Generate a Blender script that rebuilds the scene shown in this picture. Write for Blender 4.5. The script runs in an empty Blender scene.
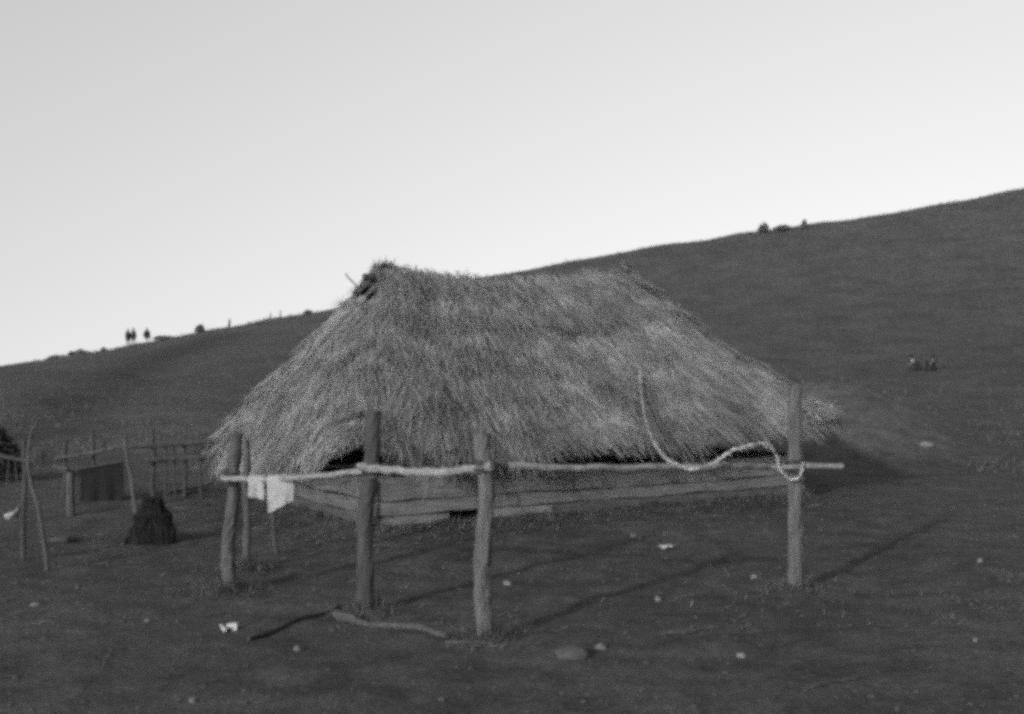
import bpy, math, random
from mathutils import Vector, noise, Matrix
random.seed(11)
R = random.Random(5)
scene = bpy.context.scene
col = scene.collection
F, CH, HY = 1236.0, 2.25, 357.0      # focal length in pixels, eye height, level horizon row
PI = math.pi

# ------------------------------------------------------------------ materials (the photograph is monochrome: every base colour is a grey)
def mat(name, lo, hi, scale=6.0, rough=0.9, stretch=(1, 1, 1), bump=0.3, attr=None, detail=8.0, bscale=None, bdist=0.02):
    m = bpy.data.materials.new(name); m.use_nodes = True
    nt = m.node_tree; N = nt.nodes; L = nt.links
    b = N['Principled BSDF']; b.inputs['Roughness'].default_value = rough
    b.inputs['Specular IOR Level'].default_value = 0.15
    tc = N.new('ShaderNodeTexCoord'); mp = N.new('ShaderNodeMapping'); mp.inputs['Scale'].default_value = stretch
    L.new(tc.outputs['Object'], mp.inputs['Vector'])
    n1 = N.new('ShaderNodeTexNoise'); n1.inputs['Scale'].default_value = scale; n1.inputs['Detail'].default_value = detail
    n1.inputs['Roughness'].default_value = 0.65
    L.new(mp.outputs[0], n1.inputs['Vector'])
    cr = N.new('ShaderNodeValToRGB'); e = cr.color_ramp.elements
    e[0].position, e[1].position = 0.3, 0.7
    e[0].color = (lo, lo, lo, 1); e[1].color = (hi, hi, hi, 1)
    L.new(n1.outputs['Fac'], cr.inputs['Fac'])
    out = cr.outputs['Color']
    if attr:
        at = N.new('ShaderNodeAttribute'); at.attribute_name = attr
        mx = N.new('ShaderNodeMix'); mx.data_type = 'RGBA'; mx.blend_type = 'MULTIPLY'; mx.inputs['Factor'].default_value = 1
        L.new(out, mx.inputs['A']); L.new(at.outputs['Color'], mx.inputs['B']); out = mx.outputs['Result']
    L.new(out, b.inputs['Base Color'])
    if bump:
        n2 = N.new('ShaderNodeTexNoise'); n2.inputs['Scale'].default_value = bscale or scale * 3; n2.inputs['Detail'].default_value = 6
        L.new(mp.outputs[0], n2.inputs['Vector'])
        bp = N.new('ShaderNodeBump'); bp.inputs['Strength'].default_value = bump; bp.inputs['Distance'].default_value = bdist
        L.new(n2.outputs['Fac'], bp.inputs['Height']); L.new(bp.outputs[0], b.inputs['Normal'])
    return m

def ground_mat():
    m = bpy.data.materials.new('trampled_earth'); m.use_nodes = True
    nt = m.node_tree; N = nt.nodes; L = nt.links
    b = N['Principled BSDF']; b.inputs['Roughness'].default_value = 0.95; b.inputs['Specular IOR Level'].default_value = 0.08
    tc = N.new('ShaderNodeTexCoord')
    def nz(scale, det, rg=0.6):
        n = N.new('ShaderNodeTexNoise'); n.inputs['Scale'].default_value = scale; n.inputs['Detail'].default_value = det
        n.inputs['Roughness'].default_value = rg; L.new(tc.outputs['Object'], n.inputs['Vector']); return n
    def rng(src, a, b2):
        r = N.new('ShaderNodeMapRange'); r.inputs['From Min'].default_value = 0.3; r.inputs['From Max'].default_value = 0.7
        r.inputs['To Min'].default_value = a; r.inputs['To Max'].default_value = b2; L.new(src, r.inputs['Value']); return r.outputs[0]
    def mul(x, y):
        k = N.new('ShaderNodeMath'); k.operation = 'MULTIPLY'; L.new(x, k.inputs[0]); L.new(y, k.inputs[1]); return k.outputs[0]
    big, mid, fine = nz(0.35, 5), nz(2.2, 8, 0.7), nz(16, 9, 0.75)
    at = N.new('ShaderNodeAttribute'); at.attribute_name = 'tone'
    v = mul(mul(rng(big.outputs[0], 0.78, 1.24), rng(mid.outputs[0], 0.58, 1.46)), mul(rng(fine.outputs[0], 0.5, 1.6), at.outputs['Fac']))
    base = N.new('ShaderNodeValue'); base.outputs[0].default_value = GROUND_ALBEDO
    v = mul(v, base.outputs[0])
    cc = N.new('ShaderNodeCombineColor'); [L.new(v, cc.inputs[i]) for i in range(3)]
    L.new(cc.outputs[0], b.inputs['Base Color'])
    ad = N.new('ShaderNodeMath'); ad.operation = 'ADD'; L.new(mid.outputs[0], ad.inputs[0]); L.new(fine.outputs[0], ad.inputs[1])
    bp = N.new('ShaderNodeBump'); bp.inputs['Strength'].default_value = 0.45; bp.inputs['Distance'].default_value = 0.09
    L.new(ad.outputs[0], bp.inputs['Height']); L.new(bp.outputs[0], b.inputs['Normal'])
    return m

GROUND_ALBEDO = 0.039
M = {
 'ground': ground_mat(),
 'thatch': mat('weathered_thatch', 0.092, 0.158, 2.2, 0.95, bump=0.25, attr='shade', bscale=22, bdist=0.03),
 'soot_and_shade': mat('sooty_lining_and_shade', 0.04, 0.08, 5, 1.0, bump=0.2),
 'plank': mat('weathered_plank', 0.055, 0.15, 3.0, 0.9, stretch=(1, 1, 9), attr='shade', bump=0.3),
 'pale_wood': mat('pale_weathered_pole', 0.026, 0.066, 7, 0.85, stretch=(3, 3, .5), bump=0.4),
 'post_wood': mat('grey_post', 0.032, 0.10, 6, 0.88, stretch=(4, 4, .4), bump=0.8, bdist=.03),
 'rail_wood': mat('bleached_rail', 0.08, 0.19, 5, 0.85, stretch=(.6, 3, 3), bump=0.4),
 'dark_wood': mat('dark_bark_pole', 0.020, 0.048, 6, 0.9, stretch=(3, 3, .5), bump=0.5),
 'cloth': mat('white_cloth', 0.17, 0.25, 9, 0.9, bump=0.15),
 'darkcloth': mat('dark_cloth', 0.006, 0.011, 6, 1.0, bump=0.2),
 'squiggle': mat('pale_strand', 0.06, 0.46, 16, 0.9, bump=0.6),
 'brush': mat('dark_brushwood', 0.008, 0.018, 12, 1.0, bump=0.5),
 'leaf': mat('leaves', 0.05, 0.10, 3, 0.9, bump=0.1, attr='shade'),
 'darkleaf': mat('dark_leaves', 0.012, 0.026, 3, 0.9, bump=0.1, attr='shade'),
 'grass': mat('dry_grass', 0.035, 0.07, 2, 0.95, bump=0, attr='shade'),
 'stone': mat('pale_stone', 0.06, 0.13, 10, 0.9, bump=0.4),
 'clod': mat('earth_clod', 0.036, 0.058, 8, 1.0, bump=0.3),
 'paper': mat('white_scrap', 0.22, 0.32, 6, 0.9, bump=0.1),
 'clay': mat('pale_clay', 0.14, 0.24, 9, 0.8, bump=0.2),
 'skin': mat('skin', 0.10, 0.14, 8, 0.7, bump=0.05),
 'hair': mat('dark_hair', 0.01, 0.02, 30, 0.8, bump=0.2),
 'coat': mat('dark_coat', 0.012, 0.024, 6, 1.0, bump=0.2),
 'dullshirt': mat('dull_shirt', 0.07, 0.10, 6, 0.9, bump=0.15),
 'shirt': mat('pale_shirt', 0.16, 0.24, 6, 0.9, bump=0.15),
}

# ------------------------------------------------------------------ helpers
class MB:
    def __init__(self): self.v = []; self.f = []; self.s = []; self.mi = []
    def add(self, vs, fs, shade=1.0, mi=0):
        o = len(self.v); self.v += [tuple(p) for p in vs]
        for f in fs: self.f.append(tuple(i + o for i in f)); self.s.append(shade); self.mi.append(mi)
    def tube(self, pts, rad, n=9, rough=0.0, shade=1.0, seed=0, mi=0, closed=False):
        pts = [Vector(p) for p in pts]
        if not hasattr(rad, '__len__'): rad = [rad] * len(pts)
        rr = random.Random(seed); vs = []; fs = []; up = None
        for i, p in enumerate(pts):
            t = (pts[min(i + 1, len(pts) - 1)] - pts[max(i - 1, 0)]).normalized()
            if up is None: up = Vector((1, 0, 0)) if abs(t.x) < 0.8 else Vector((0, 0, 1))
            a = (up - t * up.dot(t)).normalized(); up = a; b = t.cross(a)
            for k in range(n):
                an = 2 * PI * k / n; r = rad[i] * (1 + rr.uniform(-rough, rough))
                vs.append(p + (a * math.cos(an) + b * math.sin(an)) * r)
        for i in range(len(pts) - 1):
            for k in range(n):
                fs.append((i * n + k, i * n + (k + 1) % n, (i + 1) * n + (k + 1) % n, (i + 1) * n + k))
        fs.append(tuple(range(n - 1, -1, -1))); fs.append(tuple((len(pts) - 1) * n + k for k in range(n)))
        self.add(vs, fs, shade, mi)
    def build(self, name, m, parent=None, smooth=False, loc=None):
        me = bpy.data.meshes.new(name)
        vs = self.v
        if loc is not None: vs = [(x - loc[0], y - loc[1], z - loc[2]) for x, y, z in vs]
        me.from_pydata(vs, [], self.f); me.update()
        a = me.attributes.new('shade', 'FLOAT_COLOR', 'FACE')
        buf = []
        for s in self.s: buf += [s, s, s, 1.0]
        a.data.foreach_set('color', buf)
        for mm in (m if isinstance(m, (list, tuple)) else [m]): me.materials.append(mm)
        me.polygons.foreach_set('material_index', self.mi)
        if smooth: me.polygons.foreach_set('use_smooth', [True] * len(me.polygons))
        o = bpy.data.objects.new(name, me); col.objects.link(o)
        if parent is not None: o.parent = parent
        elif loc is not None: o.location = loc
        return o

def tag(o, label, cat, group=None, kind=None):
    o['label'] = label; o['category'] = cat
    if group: o['group'] = group
    if kind: o['kind'] = kind
    return o
def empty(name, loc, label, cat, group=None):
    o = bpy.data.objects.new(name, None); o.location = loc; o.empty_display_size = 0.1; col.objects.link(o)
    return tag(o, label, cat, group)
def at(px, py, Y): return Vector(((px - 512) / F * Y, Y, CH - (py - HY) / F * Y))
def wob(a, b, n, amp, seed=0):
    a, b = Vector(a), Vector(b); out = []
    d = (b - a).normalized(); s = d.orthogonal().normalized(); t = d.cross(s)
    for i in range(n + 1):
        k = i / n; p = a.lerp(b, k)
        e = math.sin(PI * k) if amp > 0.05 else min(1, 4 * k, 4 * (1 - k))
        p += s * noise.noise((k * 2.3 + seed * 7.1, seed, 0)) * amp * e + t * noise.noise((k * 2.3 + seed * 3.7, 5, seed)) * amp * e
        out.append(p)
    return out

# ------------------------------------------------------------------ terrain
SKY = [(-400, 420), (-200, 398), (0, 371), (60, 359), (130, 346), (200, 333), (330, 309), (480, 278), (640, 249), (760, 231), (830, 222), (930, 206), (1024, 189), (1300, 140), (1600, 110)]
YR = 130.0
SK = [((px - 512) / F * YR, CH + (HY - py) / F * YR) for px, py in SKY]
def zr(x):
    if x <= SK[0][0]: return SK[0][1]
    for (x0, z0), (x1, z1) in zip(SK, SK[1:]):
        if x <= x1:
            k = (x - x0) / (x1 - x0); return z0 + (z1 - z0) * k
    return SK[-1][1]
def hbase(x, y):
    z = zr(x)
    if y < 26: s = 0.0
    elif y < YR: s = ((y - 26) / (YR - 26)) ** 2.5
    else: s = 1 - 0.004 * (y - YR) - 0.00002 * (y - YR) ** 2
    if y >= YR: return z - 0.05 * (y - YR) + 0 * s
    return z * s
def h(x, y):
    z = hbase(x, y)
    d = ((x - 7.9) / 2.6) ** 2 + ((y - 30.5) / 3.2) ** 2
    z += KNOLL * math.exp(-d)
    far = min(1, max(0, (y - 24) / 40))
    z += noise.noise((x * 0.25, y * 0.25, 3)) * (0.05 + 0.16 * far) * (1.0 if y < YR + 5 else 0.3)
    if 6 < y < 24 and -8 < x < 10:
        for (qx, qy) in BASES:
            d2 = (x - qx) ** 2 + (y - qy) ** 2
            if d2 < .5: z += .055 * math.exp(-d2 / .035) * (1 + .6 * noise.noise((x * 9, y * 9, 2)))
        ss, tt = (x + 1.8) * HC + (y - 15.9) * HS, -(x + 1.8) * HS + (y - 15.9) * HC      # earth banked against the walls
        dx_ = max(-ss, ss - 7.5, 0); dy_ = max(-tt, tt - 5, 0); dd_ = math.hypot(dx_, dy_)
        if dd_ < 1.2: z += (.075 + .05 * noise.noise((x * 1.9, y * 1.9, 5))) * math.exp(-(dd_ / .3) ** 2)
    z += noise.noise((x * 1.7, y * 1.7, 9)) * 0.032 + noise.noise((x * 3.1, y * 3.1, 12)) * 0.018 + noise.noise((x * 5, y * 5, 4)) * 0.012
    return z
KNOLL = 1.7
HC, HS = math.cos(math.radians(31)), math.sin(math.radians(31))
BASES = [(-.2, 9.8), (-1.3, 10.85), (2.73, 11.93), (-2.73, 11.83), (-2.85, 13.2)]
def hit(px, py, y0=6.0, y1=129.0):
    dx = (px - 512) / F; dz = -(py - HY) / F; y = y0
    while y < y1:
        if CH + dz * y <= h(dx * y, y): break
        y += 0.05 if y < 30 else 0.2
    return Vector((dx * y, y, h(dx * y, y)))

def axis(lo, hi, c0, c1, step, g):
    out = []; v = c0
    while v <= c1: out.append(v); v += step
    s = step; v = out[-1]
    while v < hi: s *= g; v += s; out.append(v)
    s = step; v = out[0]; pre = []
    while v > lo: s *= g; v -= s; pre.append(v)
    return pre[::-1] + out
xs = axis(-420, 420, -8, 9, 0.09, 1.045)
ys = sorted(axis(-300, 700, 6.5, 23, 0.09, 1.022) + [YR - 3, YR - 2, YR - 1, YR - .5, YR, YR + .5, YR + 1.5])
gully = [hit(px, py) for px, py in ((215, 338), (180, 351), (150, 362), (120, 376), (95, 390), (70, 405), (48, 424), (38, 440))]
def seg_d(p, a, b):
    ab = (b - a); k = max(0, min(1, ((p.x - a.x) * ab.x + (p.y - a.y) * ab.y) / max(1e-6, ab.x ** 2 + ab.y ** 2)))
    return math.hypot(p.x - a.x - ab.x * k, p.y - a.y - ab.y * k)
gvs = vs = []; tone = []
for y in ys:
    for x in xs:
        z = h(x, y); vs.append((x, y, z))
        k = min(1, max(0, (y - 20) / 25)); t = 1.0 + 0.10 * k
        wav = noise.noise((x * 0.3, y * 0.3, 1))
        if x < -3 and 29 < y < 48 + 3 * wav: t *= 1.2 * min(1, 1)           # paler stubble strip left of the hut
        d = ((x - 7.9) / 3.2) ** 2 + ((y - 30.5) / 4.2) ** 2
        t *= 1 + 0.35 * math.exp(-d * d)                                    # dry grass on the knoll
        if y > 28 and x < -2 and y < 131:
            w = 0.9 + 0.02 * y
            dd = min(seg_d(Vector((x, y, 0)), a, b) for a, b in zip(gully, gully[1:]))
            t *= 1 - 0.38 * math.exp(-(dd / w) ** 2)                        # dark growth along the gully
        tone.append(t)
nx = len(xs)
import bisect
def hm(x, y):
    """height of the built ground sheet (bilinear in its grid)"""
    i = max(0, min(nx - 2, bisect.bisect_right(xs, x) - 1)); j = max(0, min(len(ys) - 2, bisect.bisect_right(ys, y) - 1))
    u = (x - xs[i]) / (xs[i + 1] - xs[i]); v = (y - ys[j]) / (ys[j + 1] - ys[j]); q = lambda a, b: gvs[b * nx + a][2]
    return (q(i, j) * (1 - u) + q(i + 1, j) * u) * (1 - v) + (q(i, j + 1) * (1 - u) + q(i + 1, j + 1) * u) * v
fs = [(j * nx + i, j * nx + i + 1, (j + 1) * nx + i + 1, (j + 1) * nx + i) for j in range(len(ys) - 1) for i in range(nx - 1)]
me = bpy.data.meshes.new('ground'); me.from_pydata(vs, [], fs)
a = me.attributes.new('tone', 'FLOAT', 'POINT'); a.data.foreach_set('value', tone)
me.materials.append(M['ground']); me.polygons.foreach_set('use_smooth', [True] * len(me.polygons))
go = bpy.data.objects.new('ground', me); col.objects.link(go)
tag(go, 'dark bare trampled earth rising to a grassy hillside', 'ground', kind='structure')

h = hm
# grass: stuff on the hill and along its crest
g = MB()
def blade(x, y, z, ht, w, shade):
    an = R.uniform(0, 2 * PI); dx, dy = math.cos(an) * w / 2, math.sin(an) * w / 2
    lx, ly = R.gauss(0, .35) * ht, R.gauss(0, .35) * ht
    g.add([(x - dx, y - dy, z), (x + dx, y + dy, z), (x + lx, y + ly, z + ht)], [(0, 1, 2)], shade)
for i in range(9000):
    x = R.uniform(-62, 62); y = YR + R.gauss(-1.2, 1.6); c = 1 + noise.noise((x * .25, y * .1, 2))
    blade(x, y, h(x, y) - .03, R.uniform(.1, .34) * c, R.uniform(.04, .1), R.uniform(.7, 1.3))
for i in range(26000):
    y = 24 + 104 * R.random() ** 1.3; x = R.uniform(-.5, .5) * y
    if noise.noise((x * .2, y * .2, 6)) < -.15: continue
    if y < 30 and -7 < x < 9: continue
    blade(x, y, h(x, y) - .02, R.uniform(.06, .2), R.uniform(.03, .07), R.uniform(.6, 1.35))
tag(g.build('grass', M['grass']), 'short dry grass over the hillside and along its crest', 'grass', kind='stuff')
# loose clods and small stones of the yard
c = MB()
ICO = [(0, 0, 1), (.89, 0, .45), (.28, .85, .45), (-.72, .53, .45), (-.72, -.53, .45), (.28, -.85, .45), (.72, .53, -.45), (-.28, .85, -.45), (-.89, 0, -.45), (-.28, -.85, -.45), (.72, -.53, -.45), (0, 0, -1)]
ICF = [(0, 1, 2), (0, 2, 3), (0, 3, 4), (0, 4, 5), (0, 5, 1), (1, 6, 2), (2, 7, 3), (3, 8, 4), (4, 9, 5), (5, 10, 1), (6, 7, 2), (7, 8, 3), (8, 9, 4), (9, 10, 5), (10, 6, 1), (6, 11, 7), (7, 11, 8), (8, 11, 9), (9, 11, 10), (10, 11, 6)]
def lump(mb, x, y, z, rx, ry, rz, shade=1.0):
    a = R.uniform(0, PI); ca, sa = math.cos(a), math.sin(a); pv = []
    for (i, j, k) in ICO:
        f = R.uniform(.75, 1.2); i, j, k = i * rx * f, j * ry * f, k * rz * f
        pv.append((x + i * ca - j * sa, y + i * sa + j * ca, z + k))
    mb.add(pv, ICF, shade)
for i in range(2600):
    y = 6.8 + 13 * R.random() ** 1.5; x = R.uniform(-.48, .5) * y
    r = min(.03, .005 + R.expovariate(190)); lump(c, x, y, h(x, y) + r * .15, r * 1.3, r, r * .45, R.uniform(.8, 1.3))
tag(c.build('loose_clods', M['clod']), 'small clods of earth scattered over the yard', 'clods', kind='stuff')
# tufts of trodden grass in the yard
g = MB()
for i in range(1100):
    y = 10 + 13 * R.random(); x = R.uniform(-.48, .5) * y
    if noise.noise((x * .5, y * .5, 1)) < .1: continue
    for k in range(5): blade(x + R.gauss(0, .04), y + R.gauss(0, .04), h(x, y) - .01, R.uniform(.03, .08), .012, R.uniform(.7, 1.5))
tag(g.build('trodden_grass', M['grass']), 'low trodden grass tufts on the bare earth of the yard', 'grass', kind='stuff')

g = MB()
for i in range(2600):
    if i < 1700:
        ss = R.uniform(-.8, 8.2); tt = -abs(R.gauss(0, .75)) - .05
        if R.random() < .35: ss, tt = -abs(R.gauss(0, .7)) - .05, R.uniform(-.6, 5)
        x, y = -1.8 + ss * HC - tt * HS, 15.9 + ss * HS + tt * HC
    else: y = 10 + 9 * R.random(); x = R.uniform(-.48, .5) * y
    an = R.uniform(0, 2 * PI); L_ = R.uniform(.04, .16); dx, dy = math.cos(an) * L_, math.sin(an) * L_; wx, wy = -math.sin(an) * .006, math.cos(an) * .006; z = h(x, y) + .012
    g.add([(x - wx, y - wy, z), (x + wx, y + wy, z), (x + dx + wx, y + dy + wy, h(x + dx, y + dy) + .02), (x + dx - wx, y + dy - wy, h(x + dx, y + dy) + .02)], [(0, 1, 2, 3)], R.uniform(.5, 1.3))
tag(g.build('straw_litter', M['thatch']), 'fallen straw littering the earth below the eaves and over the yard', 'straw litter', kind='stuff')
g = MB()
for i in range(900):
    if i < 500:
        bx_, by_ = R.choice(BASES); x, y = bx_ + R.gauss(0, .14), by_ + R.gauss(0, .14)
    else:
        ss = R.uniform(-.2, 7.6); tt = -.05 - abs(R.gauss(0, .1)); x, y = -1.8 + ss * HC - tt * HS, 15.9 + ss * HS + tt * HC
        if R.random() < .4: ss, tt = -.05 - abs(R.gauss(0, .1)), R.uniform(0, 5); x, y = -1.8 + ss * HC - tt * HS, 15.9 + ss * HS + tt * HC
    for k in range(4): blade(x + R.gauss(0, .03), y + R.gauss(0, .03), h(x, y) - .01, R.uniform(.04, .13), .012, R.uniform(.6, 1.3))
tag(g.build('base_grass', M['grass']), 'short grass growing round the post feet and along the wall base', 'grass', kind='stuff')

# ------------------------------------------------------------------ the thatched hut
TH = math.radians(31); C0 = Vector((-1.8, 15.9, 0)); A = Vector((math.cos(TH), math.sin(TH), 0)); B = Vector((-math.sin(TH), math.cos(TH), 0))
LEN, WID = 7.5, 5.0
hut = empty('thatched_hut', C0, 'low plank hut under a big shaggy grey thatched hip roof', 'hut')
def loc3(s, t, z): return A * s + B * t + Vector((0, 0, z))      # hut-local: axis-aligned child coordinates with the hut at C0
VG = 0.72
def bounds(v):
    sl = -.55 + 1.5 * (v / VG) if v < VG else .95 + .22 * (v - VG) / (1 - VG)
    f = v + .03 * math.sin(PI * v)
    return sl, 7.85 - 1.9 * f, -.5 + 2.93 * f, 5.5 - 2.93 * f
SIDES = [('front', 150), ('right', 80), ('back', 90), ('left', 90)]
RING = [(nm, i / n) for nm, n in SIDES for i in range(n)]
def surf(nm, p, v, off=0.0):
    sl, sr, tf, tb = bounds(v)
    if nm == 'front': s, t, ns, nt_ = sl + (sr - sl) * p, tf, 0, -1
    elif nm == 'right': s, t, ns, nt_ = sr, tf + (tb - tf) * p, 1, 0
    elif nm == 'back': s, t, ns, nt_ = sr + (sl - sr) * p, tb, 0, 1
    else: s, t, ns, nt_ = sl, tb + (tf - tb) * p, -1, 0
    length = (sr - sl) if nm in ('front', 'back') else (tb - tf)
    rc = min(.55, length * .3) + 1e-4
    d = min(p, 1 - p) * length
    if d < rc:
        q = (1 - d / rc) ** 2 * rc * .28
        s -= ns * q; t -= nt_ * q
        cs = 1 if s > (sl + sr) / 2 else -1; ct = 1 if t > (tf + tb) / 2 else -1
        if nt_: s -= cs * q * .6
        else: t -= ct * q * .6
    ze = 1.0 + .034 * s - .045 * t * max(0, min(1, 1 - s / 3)) + .07 * noise.noise((s * .9, t * .9, 7)) + .04 * noise.noise((s * 2.7, t * 2.7, 3))
    if v < .2:                                                          # a ragged gap at the near corner
        dc = math.hypot(s + .3, t + .35)
        ze += .27 * math.exp(-(dc / .36) ** 2) * (1 - v / .2)
    zt = 3.71 - .30 * math.sin(PI * max(0, min(1, (s - 1.1) / 4.9)) ** .8)
    z = ze + (zt - ze) * (v ** .93)
    k = v * 4.3 + .8 * noise.noise((s * .6, t * .6, 2)); fr = k - math.floor(k)
    bulge = .10 * noise.noise((s * .8, t * .8, z)) + .035 * noise.noise((s * 3, t * 3, z * 3)) + .055 * (1 - fr) * (.4 + 1.2 * abs(noise.noise((s * .7, t * .7, 31)))) * (1 if v < .97 else 0) + .05 * noise.noise((s * 1.9 + 5, t * 1.9, z * 1.9))
    bulge += -.34 * math.exp(-((s - .12) ** 2 + (t - .2) ** 2 + (z - 1.72) ** 2) / .07) + .17 * math.exp(-((s - .75) ** 2 + (t + .05) ** 2 + (z - 1.5) ** 2) / .12)
    if v > .93: bulge *= .5
    bulge += off
    s += ns * bulge * .6; t += nt_ * bulge * .6; z += bulge * .8
    return s, t, z
NV = 46
def hole(nm, v): return nm == 'left' and v >= VG - .001
roofm = MB()
vsR = [loc3(*surf(nm, p, j / NV)) for j in range(NV + 1) for nm, p in RING]
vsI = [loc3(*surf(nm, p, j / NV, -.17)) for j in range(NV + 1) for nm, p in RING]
nr = len(RING); fo = []; fi = []
for j in range(NV):
    for i in range(nr):
        if hole(RING[i][0], j / NV): continue
        q = (j * nr + i, j * nr + (i + 1) % nr, (j + 1) * nr + (i + 1) % nr, (j + 1) * nr + i)
        fo.append(q); fi.append(q[::-1])
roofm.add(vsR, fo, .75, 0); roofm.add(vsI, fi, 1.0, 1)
roofm.add([p for i in range(nr) for p in (vsR[i], vsI[i])], [(2 * i, 2 * i + 1, (2 * i + 3) % (2 * nr), (2 * i + 2) % (2 * nr)) for i in range(nr)], .6, 0)
# straw
def straw(nm, p, v, L, w, lift, shade, hang=0.0):
    s0 = surf(nm, p, v); P = loc3(*s0)
    dn = (loc3(*surf(nm, p, max(0, v - .03))) - loc3(*surf(nm, p, min(1, max(0, v - .03) + .04)))).normalized()
    acr = loc3(*surf(nm, min(1, p + .01), v)) - loc3(*surf(nm, max(0, p - .01), v)); acr.z *= .3
    if acr.length < 1e-5: return
    acr.normalize(); n = acr.cross(-dn).normalized()
    if n.z < 0: n = -n
    d = (dn + acr * (R.gauss(0, .22) + .45 * noise.noise((s0[0] * 1.1, s0[1] * 1.1, s0[2] * 1.1 + 20))) + Vector((0, 0, -hang))).normalized()
    side = (acr + n * R.gauss(0, .5)).normalized() * (w / 2)
    b0 = P - d * L * .35 + n * .012; b1 = P + d * L * .2 + n * (lift * .6 + .01); b2 = P + d * L * .65 + n * lift + Vector((0, 0, -.02 * R.random()))
    roofm.add([b0 - side, b0 + side, b1 + side, b1 - side, b2 + side * .5, b2 - side * .5], [(0, 1, 2, 3), (3, 2, 4, 5)], shade, 0)
def shade_at(nm, p, v):
    s, t, z = surf(nm, p, v)
    base = 1 + .42 * noise.noise((s * 1.3, t * 1.3, z * 1.3 + 4)) + .30 * noise.noise((s * .7 + 9, t * .7, z * 1.5)) + .25 * noise.noise((s * 4, t * 4, z * 2))
    return max(.35, base) * R.uniform(.84, 1.17)
for nm, cnt in (('front', 27000), ('left', 17000), ('right', 5000), ('back', 3500)):
    for i in range(cnt):
        v = 1 - math.sqrt(R.random()) * .985 if R.random() < .55 else R.random()
        p = R.random()
        if nm == 'left' and v > VG - .025: continue
        straw(nm, p, v, R.uniform(.35, 1.0), R.uniform(.006, .016), R.uniform(.003, .06) + (.05 if R.random() < .06 else 0), shade_at(nm, p, v))
# eave fringe hanging in uneven tongues
for nm, cnt in (('front', 6500), ('left', 4800), ('right', 2500), ('back', 1500)):
    ln = 8.4 if nm in ('front', 'back') else 6
    for i in range(cnt):
        p = R.random(); v = R.uniform(0, .07)
        tong = .55 + .75 * (noise.noise((p * ln * 1.6, 3 if nm == 'front' else 8, 1)) + .35 * noise.noise((p * ln * 5, 1, 7)))
        if tong < .12: continue
        straw(nm, p, v, R.uniform(.2, .46) * max(.3, min(1.25, tong)), R.uniform(.008, .022), R.uniform(-.02, .06), shade_at(nm, p, v) * .95, R.uniform(.2, 1.4))
# ridge tufts
for i in range(2600):
    p = R.random(); straw(R.choice(('front', 'back')), p, R.uniform(.93, 1), R.uniform(.2, .5), R.uniform(.007, .018), R.uniform(.0, .09), R.uniform(.6, 1.4))
ro = roofm.build('roof', [M['thatch'], M['soot_and_shade']], hut)
# loose tuft at the right-hand eave and ragged straw round the smoke hole
tf = MB()
Q = at(811, 409, 19.2) - C0
for i in range(900):
    d = Vector((R.gauss(.25, .5), R.gauss(-.3, .4), R.gauss(-.5, .45))).normalized(); L = R.uniform(.15, .36); s_ = d.orthogonal().normalized() * R.uniform(.005, .012)
    o_ = Q + Vector((R.gauss(0, .11), R.gauss(0, .1), R.gauss(0, .06)))
    tf.add([o_ - s_, o_ + s_, o_ + d * L], [(0, 1, 2)], R.uniform(.8, 1.6))
tf.build('straw_tuft', M['thatch'], ro)
gb = MB()
for i in range(110):
    p = R.random(); v = R.uniform(VG, 1); e = R.choice((0.0, 1.0)) 
    P = loc3(*surf('left', e, v)); d = (-A * R.uniform(.1, .5) + B * R.gauss(0, .3) + Vector((0, 0, R.gauss(-.25, .4)))).normalized()
    L = R.uniform(.05, .16); s_ = d.orthogonal().normalized() * .008
    gb.add([P - s_, P + s_, P + d * L], [(0, 1, 2)], R.uniform(.5, 1.1))
for i in range(700):
    P = loc3(*surf('left', R.random(), VG)) + A * R.uniform(-.02, .16) + Vector((0, 0, R.uniform(-.05, .03))); d = (-A * R.uniform(.2, .9) + B * R.gauss(0, .4) + Vector((0, 0, R.uniform(-.9, .25)))).normalized()
    L = R.uniform(.1, .35); s_ = d.orthogonal().normalized() * .006
    gb.add([P - s_, P + s_, P + d * L], [(0, 1, 2)], R.uniform(.6, 1.2))
gb.build('gable_straw', M['thatch'], ro)
rp = MB(); rp.tube(wob(loc3(1.0, 2.5, 3.45), loc3(6.3, 2.5, 3.36), 12, .06, 3), .05, 8, .1); rp.build('ridge_pole', M['dark_wood'], hut)
for k, (s0, t0, z0, s1, t1, z1) in enumerate(((1.02, 2.75, 3.3, .86, 2.85, 3.52),)):
    q = MB(); q.tube(wob(loc3(s0, t0, z0), loc3(s1, t1, z1), 5, .03, k), .011, 6, .15); q.build('gable_stick', M['dark_wood'], hut)
# dark panel a little way in, standing in for shade inside the smoke hole
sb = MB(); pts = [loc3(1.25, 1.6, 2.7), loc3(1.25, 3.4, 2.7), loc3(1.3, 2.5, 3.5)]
sb.add(pts + [p + A * .04 for p in pts], [(0, 1, 2), (5, 4, 3), (0, 3, 4, 1), (1, 4, 5, 2), (2, 5, 3, 0)]); sb.build('smoke_hole_shade', M['soot_and_shade'], hut)
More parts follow.
